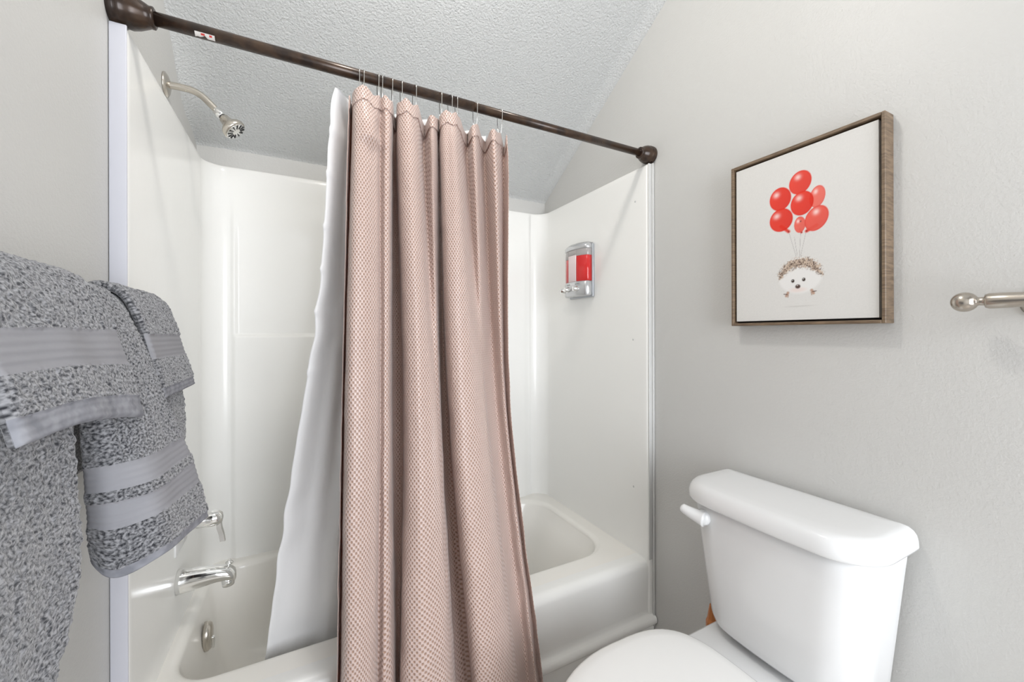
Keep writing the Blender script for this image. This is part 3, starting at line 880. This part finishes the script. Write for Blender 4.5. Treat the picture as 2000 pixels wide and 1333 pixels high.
def balloon(cy, cz, ry, rz, rot=0.0, pale=0.0, knot=None):
    if knot:
        over(strand((cy, cz - rz * 0.55), knot, rz * 0.16) * 0.95, RED * 0.9)
    a, p, q, r = ell(cy, cz, ry, rz, rot)
    sh_ = np.clip(0.5 + 0.45 * p - 0.25 * q, 0, 1)[..., None]
    c = RED * (1 - sh_ * 0.6) + DRK * sh_ * 0.6
    c = c * (1 - pale) + LGT * pale
    over(a * 0.97, c)
    g = np.exp(-(((p + 0.30) / 0.26) ** 2 + ((q - 0.45) / 0.22) ** 2)) * a
    over(g * 0.72, (0.95, 0.80, 0.76))
    rim = np.exp(-((r - 0.95) / 0.05) ** 2) * a
    over(rim * 0.30, DRK)
balloon(-.525, 1.520, .0135, .021, 0, .35, (-.529, 1.499))
balloon(-.565, 1.581, .0175, .027, -.15, .45)
balloon(-.526, 1.629, .0265, .030, -.2, .05)
balloon(-.477, 1.600, .0275, .031, 0.1, .0)
balloon(-.563, 1.527, .0255, .032, -.45, .22, (-.541, 1.500))
balloon(-.479, 1.543, .0295, .031, .15, 0, (-.498, 1.508))
balloon(-.530, 1.574, .0270, .031, -.1, .0)
for k in ((-.498, 1.508), (-.529, 1.499), (-.541, 1.500), (-.527, 1.528)):
    over(ell(k[0], k[1], .0018, .0018, 0, .3)[0] * 0.8, (0.10, 0.03, 0.03))
# hedgehog: pale cheeks, speckled crown of quills, face, feet
a, p, q, r = ell(-.524, 1.388, .052, .046, 0, .10)
over(a * 0.85, (0.80, 0.79, 0.77))
quill = (1 - sstep(0.90, 1.10, r + 0.25 * (vnoise(YC / .0022, ZCv / .0022, 12) - .5))) * sstep(-.02, .22, q - 0.55 * (1 - np.clip(np.abs(p), 0, 1) ** 2 * 1.25) + 0.20 * (vnoise(YC / .003, ZCv / .003, 17) - .5) + 0.18)
sp_ = vnoise(YC / .0014, ZCv / .0026, 14) * 0.6 + vnoise(YC / .0028, ZCv / .002, 15) * 0.4
qc = np.array([0.11, 0.058, 0.036]) * (1 - sstep(.35, .62, sp_))[..., None] + np.array([0.58, 0.45, 0.34]) * sstep(.35, .62, sp_)[..., None]
over(quill * 0.92, qc)
over(ell(-.520, 1.352, .018, .006, 0, .6)[0] * 0.35, (0.80, 0.55, 0.48))
for cy, cz in ((-.508, 1.376), (-.534, 1.377)):
    over(ell(cy, cz, .0040, .0046, 0, .25)[0], (0.045, 0.03, 0.02))
    over(ell(cy + .001, cz + .0014, .0010, .0010, 0, .4)[0], (0.8, 0.8, 0.8))
over(ell(-.520, 1.3605, .0062, .0054, 0, .25)[0], (0.09, 0.055, 0.045))
over(ell(-.519, 1.363, .0018, .0012, 0, .5)[0], (0.6, 0.55, 0.5))
for s, cy, cz in ((1, -.496, 1.342), (-1, -.552, 1.344)):
    over(strand((cy, cz + .004), (cy + s * .004, cz - .004), .0040) * 0.8, (0.42, 0.22, 0.13))
    over(strand((cy + s * .002, cz), (cy + s * .010, cz + .001), .0014) * 0.9, (0.10, 0.06, 0.045))
    over(strand((cy - s * .001, cz - .002), (cy, cz - .008), .0014) * 0.7, (0.35, 0.20, 0.13))
over(ell(-.522, 1.309, .034, .0016, 0, .5)[0] * 0.35, (0.42, 0.40, 0.37))
front = np.stack([np.full_like(YC, XCV), YC, ZCv], -1).reshape(-1, 3)
F = grid_faces(nz_, ny)[:, ::-1].tolist()
nF = len(front)
bk = [(W - 0.018, y, z) for y, z in ((cy1, cz1), (cy0, cz1), (cy0, cz0), (cy1, cz0))]
c4 = [0, ny - 1, nF - 1, nF - ny]
side = [[c4[i], c4[(i + 1) % 4], nF + (i + 1) % 4, nF + i] for i in range(4)]
M['canvas'] = mat('printed_canvas', (0.7, 0.69, 0.665), 0.75, spec=0.2)
nt, N, L, b = nodes(M['canvas'])
at = N.new('ShaderNodeAttribute'); at.attribute_name = 'print'
L.new(at.outputs['Color'], b.inputs['Base Color'])
cv = mk('canvas', np.vstack([front, bk]), F + side, 'canvas', pic, smooth=False, label='off-white canvas printed with hedgehog and balloons')
ca = cv.data.color_attributes.new('print', 'FLOAT_COLOR', 'POINT')
rgba = np.ones((nF + 4, 4)); rgba[:nF, :3] = np.clip(img.reshape(-1, 3), 0, 1); rgba[nF:, :3] = (0.70, 0.69, 0.665)
ca.data.foreach_set('color', rgba.ravel())

# ------------------------------------------------------------------ toilet
TY = -0.5225
wc = empty('toilet', (1.2, TY, 0), 'white two-piece toilet with closed lid against right wall', 'toilet')
def tank_ring(z, hw, xf, xb, rf=0.072, rb=0.012, bow=0.012, n=9, m=16):
    out = []
    def arc(cx, cy, r, a0, a1):
        for a in np.linspace(a0, a1, n):
            out.append((cx + r * math.cos(math.radians(a)), cy + r * math.sin(math.radians(a))))
    arc(xb - rb, hw - rb, rb, 0, 90)
    for t in np.linspace(0, 1, 6)[1:-1]:
        out.append((xb - rb + (xf + rf - xb + rb) * t, hw))
    arc(xf + rf, hw - rf, rf, 90, 180)
    for t in np.linspace(0, 1, m)[1:-1]:
        out.append((xf, hw - rf + (-2 * hw + 2 * rf) * t))
    arc(xf + rf, -hw + rf, rf, 180, 270)
    for t in np.linspace(0, 1, 6)[1:-1]:
        out.append((xf + rf + (xb - rb - xf - rf) * t, -hw))
    arc(xb - rb, -hw + rb, rb, 270, 360)
    P = np.array(out)
    P[:, 0] -= bow * (1 - (P[:, 1] / hw) ** 2) * sstep(xb, xf + 0.02, P[:, 0])
    return np.column_stack([P[:, 0], P[:, 1] + TY, np.full(len(P), z)])
XB = W - 0.018
rings = []
for z, hw, xf in ((0.443, 0.140, 1.375), (0.440, 0.158, 1.360), (0.443, 0.168, 1.352), (0.451, 0.1745, 1.346), (0.47, 0.179, 1.341), (0.60, 0.192, 1.330), (0.74, 0.206, 1.319), (0.785, 0.2105, 1.316)):
    rings.append(tank_ring(z, hw, xf, XB))
tank = mk('tank', *loft(rings, True, True, True), 'porc', wc)
rings = []
for z, e in ((0.7825, -0.004), (0.780, 0.0), (0.7815, 0.0030), (0.787, 0.005), (0.800, 0.004), (0.811, 0.001), (0.819, -0.004), (0.8245, -0.011), (0.827, -0.022), (0.828, -0.05), (0.8285, -0.085)):
    rings.append(tank_ring(z, 0.2215 + e, 1.302 - e, XB + 0.004 + min(e, 0) * 0.6, rf=max(0.085 + e * 0.6, 0.03), rb=max(0.014 + e * 0.3, 0.004), bow=0.013))
mk('tank_lid', *loft(rings, True, True, True), 'porc', wc)
# flush lever on the front face
lv = mk('flush_lever', *lathe((1.318, TY + 0.145, 0.742), (-1, 0.05, 0), [(0, 0.019), (0.010, 0.021), (0.018, 0.019), (0.023, 0.012), (0.024, 0)], 24), 'porc', wc)
pth = catmull([(1.302, TY + 0.135, 0.741), (1.297, TY + 0.155, 0.744), (1.291, TY + 0.178, 0.749), (1.287, TY + 0.198, 0.754)], 5)
rr = np.linspace(0.0205, 0.0115, len(pth)); rr[-1] = 0.008
mk('paddle', *tube(pth, list(rr), 14), 'porc', lv)

def egg(z, hw, xf, xb, n=64, xm=None, flat=0.0):
    """seat outline: front end xf (towards the room), rear end xb, widest at xm"""
    xm = xm if xm is not None else 1.02
    out = []
    for a in np.linspace(0, 2 * math.pi, n, endpoint=False):
        c, s = math.cos(a), math.sin(a)
        if c >= 0:   # rear half, squared off
            x = xm + (xb - xm) * (abs(c) ** (2 / 3.6)); y = hw * (abs(s) ** (2 / 3.0)) * (1 if s >= 0 else -1)
        else:
            x = xm - (xm - xf) * abs(c); y = hw * s
        out.append((x, TY + y, z))
    return out
# seat lid
rings = [egg(0.446, 0.150, 0.80, 1.21), egg(0.446, 0.190, 0.764, 1.238), egg(0.449, 0.1955, 0.758, 1.243), egg(0.460, 0.196, 0.757, 1.243), egg(0.467, 0.1935, 0.760, 1.241), egg(0.4705, 0.187, 0.768, 1.235),
         egg(0.473, 0.165, 0.80, 1.215), egg(0.4745, 0.11, 0.87, 1.16), egg(0.475, 0.04, 0.97, 1.07)]
mk('seat_lid', *loft(rings, True, True, True), 'seat', wc)
rings = [egg(0.426, 0.150, 0.80, 1.21), egg(0.426, 0.186, 0.768, 1.236), egg(0.429, 0.190, 0.764, 1.239), egg(0.440, 0.190, 0.764, 1.239), egg(0.4445, 0.186, 0.768, 1.236), egg(0.4445, 0.150, 0.80, 1.21)]
mk('seat_ring', *loft(rings, True, True, True), 'seat', wc)
for s in (-1, 1):
    mk('hinge', *box(1.232, 1.268, TY + s * 0.075 - 0.022, TY + s * 0.075 + 0.022, 0.4195, 0.429, 0.004, 3), 'seat', wc)
# bowl and rear deck
rings = [egg(0.0, 0.118, 0.95, 1.42, xm=1.15), egg(0.03, 0.112, 0.96, 1.41, xm=1.15), egg(0.12, 0.100, 0.97, 1.38, xm=1.14), egg(0.22, 0.120, 0.90, 1.37, xm=1.10), egg(0.31, 0.160, 0.815, 1.34, xm=1.05),
         egg(0.375, 0.180, 0.778, 1.30, xm=1.03), egg(0.41, 0.184, 0.772, 1.28), egg(0.4215, 0.182, 0.774, 1.275), egg(0.4245, 0.174, 0.782, 1.265), egg(0.4245, 0.10, 0.86, 1.2)]
mk('bowl', *loft(rings, True, True, True), 'porc', wc)
rings = []
for z, hw, xf, xb, r in ((0.27, 0.10, 1.20, 1.44, .05), (0.33, 0.135, 1.18, 1.462, .05), (0.385, 0.162, 1.17, 1.475, .04), (0.410, 0.170, 1.165, 1.482, .03), (0.418, 0.169, 1.166, 1.481, .03), (0.4205, 0.163, 1.172, 1.476, .03)):
    rings.append(tank_ring(z, hw, xf, xb, rf=r, rb=r, bow=0))
mk('bowl_deck', *loft(rings, True, True, True), 'porc', wc)
mk('tank_gasket', *box(1.385, 1.455, TY - 0.055, TY + 0.055, 0.4205, 0.441, 0.004), 'dark', wc)
# copper supply pipe with a flared nut, at the far side of the tank
sup = mk('supply_pipe', *tube(catmull([(W - 0.002, -0.318, 0.20), (1.49, -0.318, 0.20), (1.462, -0.320, 0.215), (1.452, -0.322, 0.26), (1.45, -0.325, 0.37)], 6), 0.0065, 12), 'copper', wc, label='orange copper supply pipe')
mk('supply_nut', *lathe((1.428, -0.322, 0.335), (0, 0, 1), [(0, 0.022), (0.05, 0.022), (0.06, 0.018), (0.098, 0.012), (0.098, 0.0)], 10), 'copper', sup, smooth=False)

# ------------------------------------------------------------------ bar end on the right-hand wall
rb = empty('wall_bar', (W, -0.97, 1.297), 'antique nickel bar with ball finial at the picture\'s right edge', 'towel bar')
bx, bz = W - 0.072, 1.297
mk('ball_finial', *lathe((bx, -0.8075, bz), (0, -1, 0), [(0.0185 - 0.0185 * math.cos(t), 0.0185 * math.sin(t)) for t in np.linspace(0.02, 2.66, 18)] + [(0.0365, 0.0075), (0.044, 0.0080), (0.047, 0.0095)], 30), 'dnickel', rb)
mk('rail', *lathe((bx, -0.852, bz), (0, -1, 0), [(0, 0.0085), (0.001, 0.0125), (0.005, 0.0142), (0.03, 0.0138), (0.06, 0.0120), (0.09, 0.0105), (0.30, 0.0105), (0.30, 0)], 28), 'dnickel', rb)
mk('bracket', *lathe((W - 0.0005, -0.905, bz - 0.004), (-1, 0, 0), [(0, 0.027), (0.005, 0.027), (0.010, 0.019), (0.016, 0.012), (0.066, 0.0105), (0.066, 0)], 28), 'dnickel', rb)
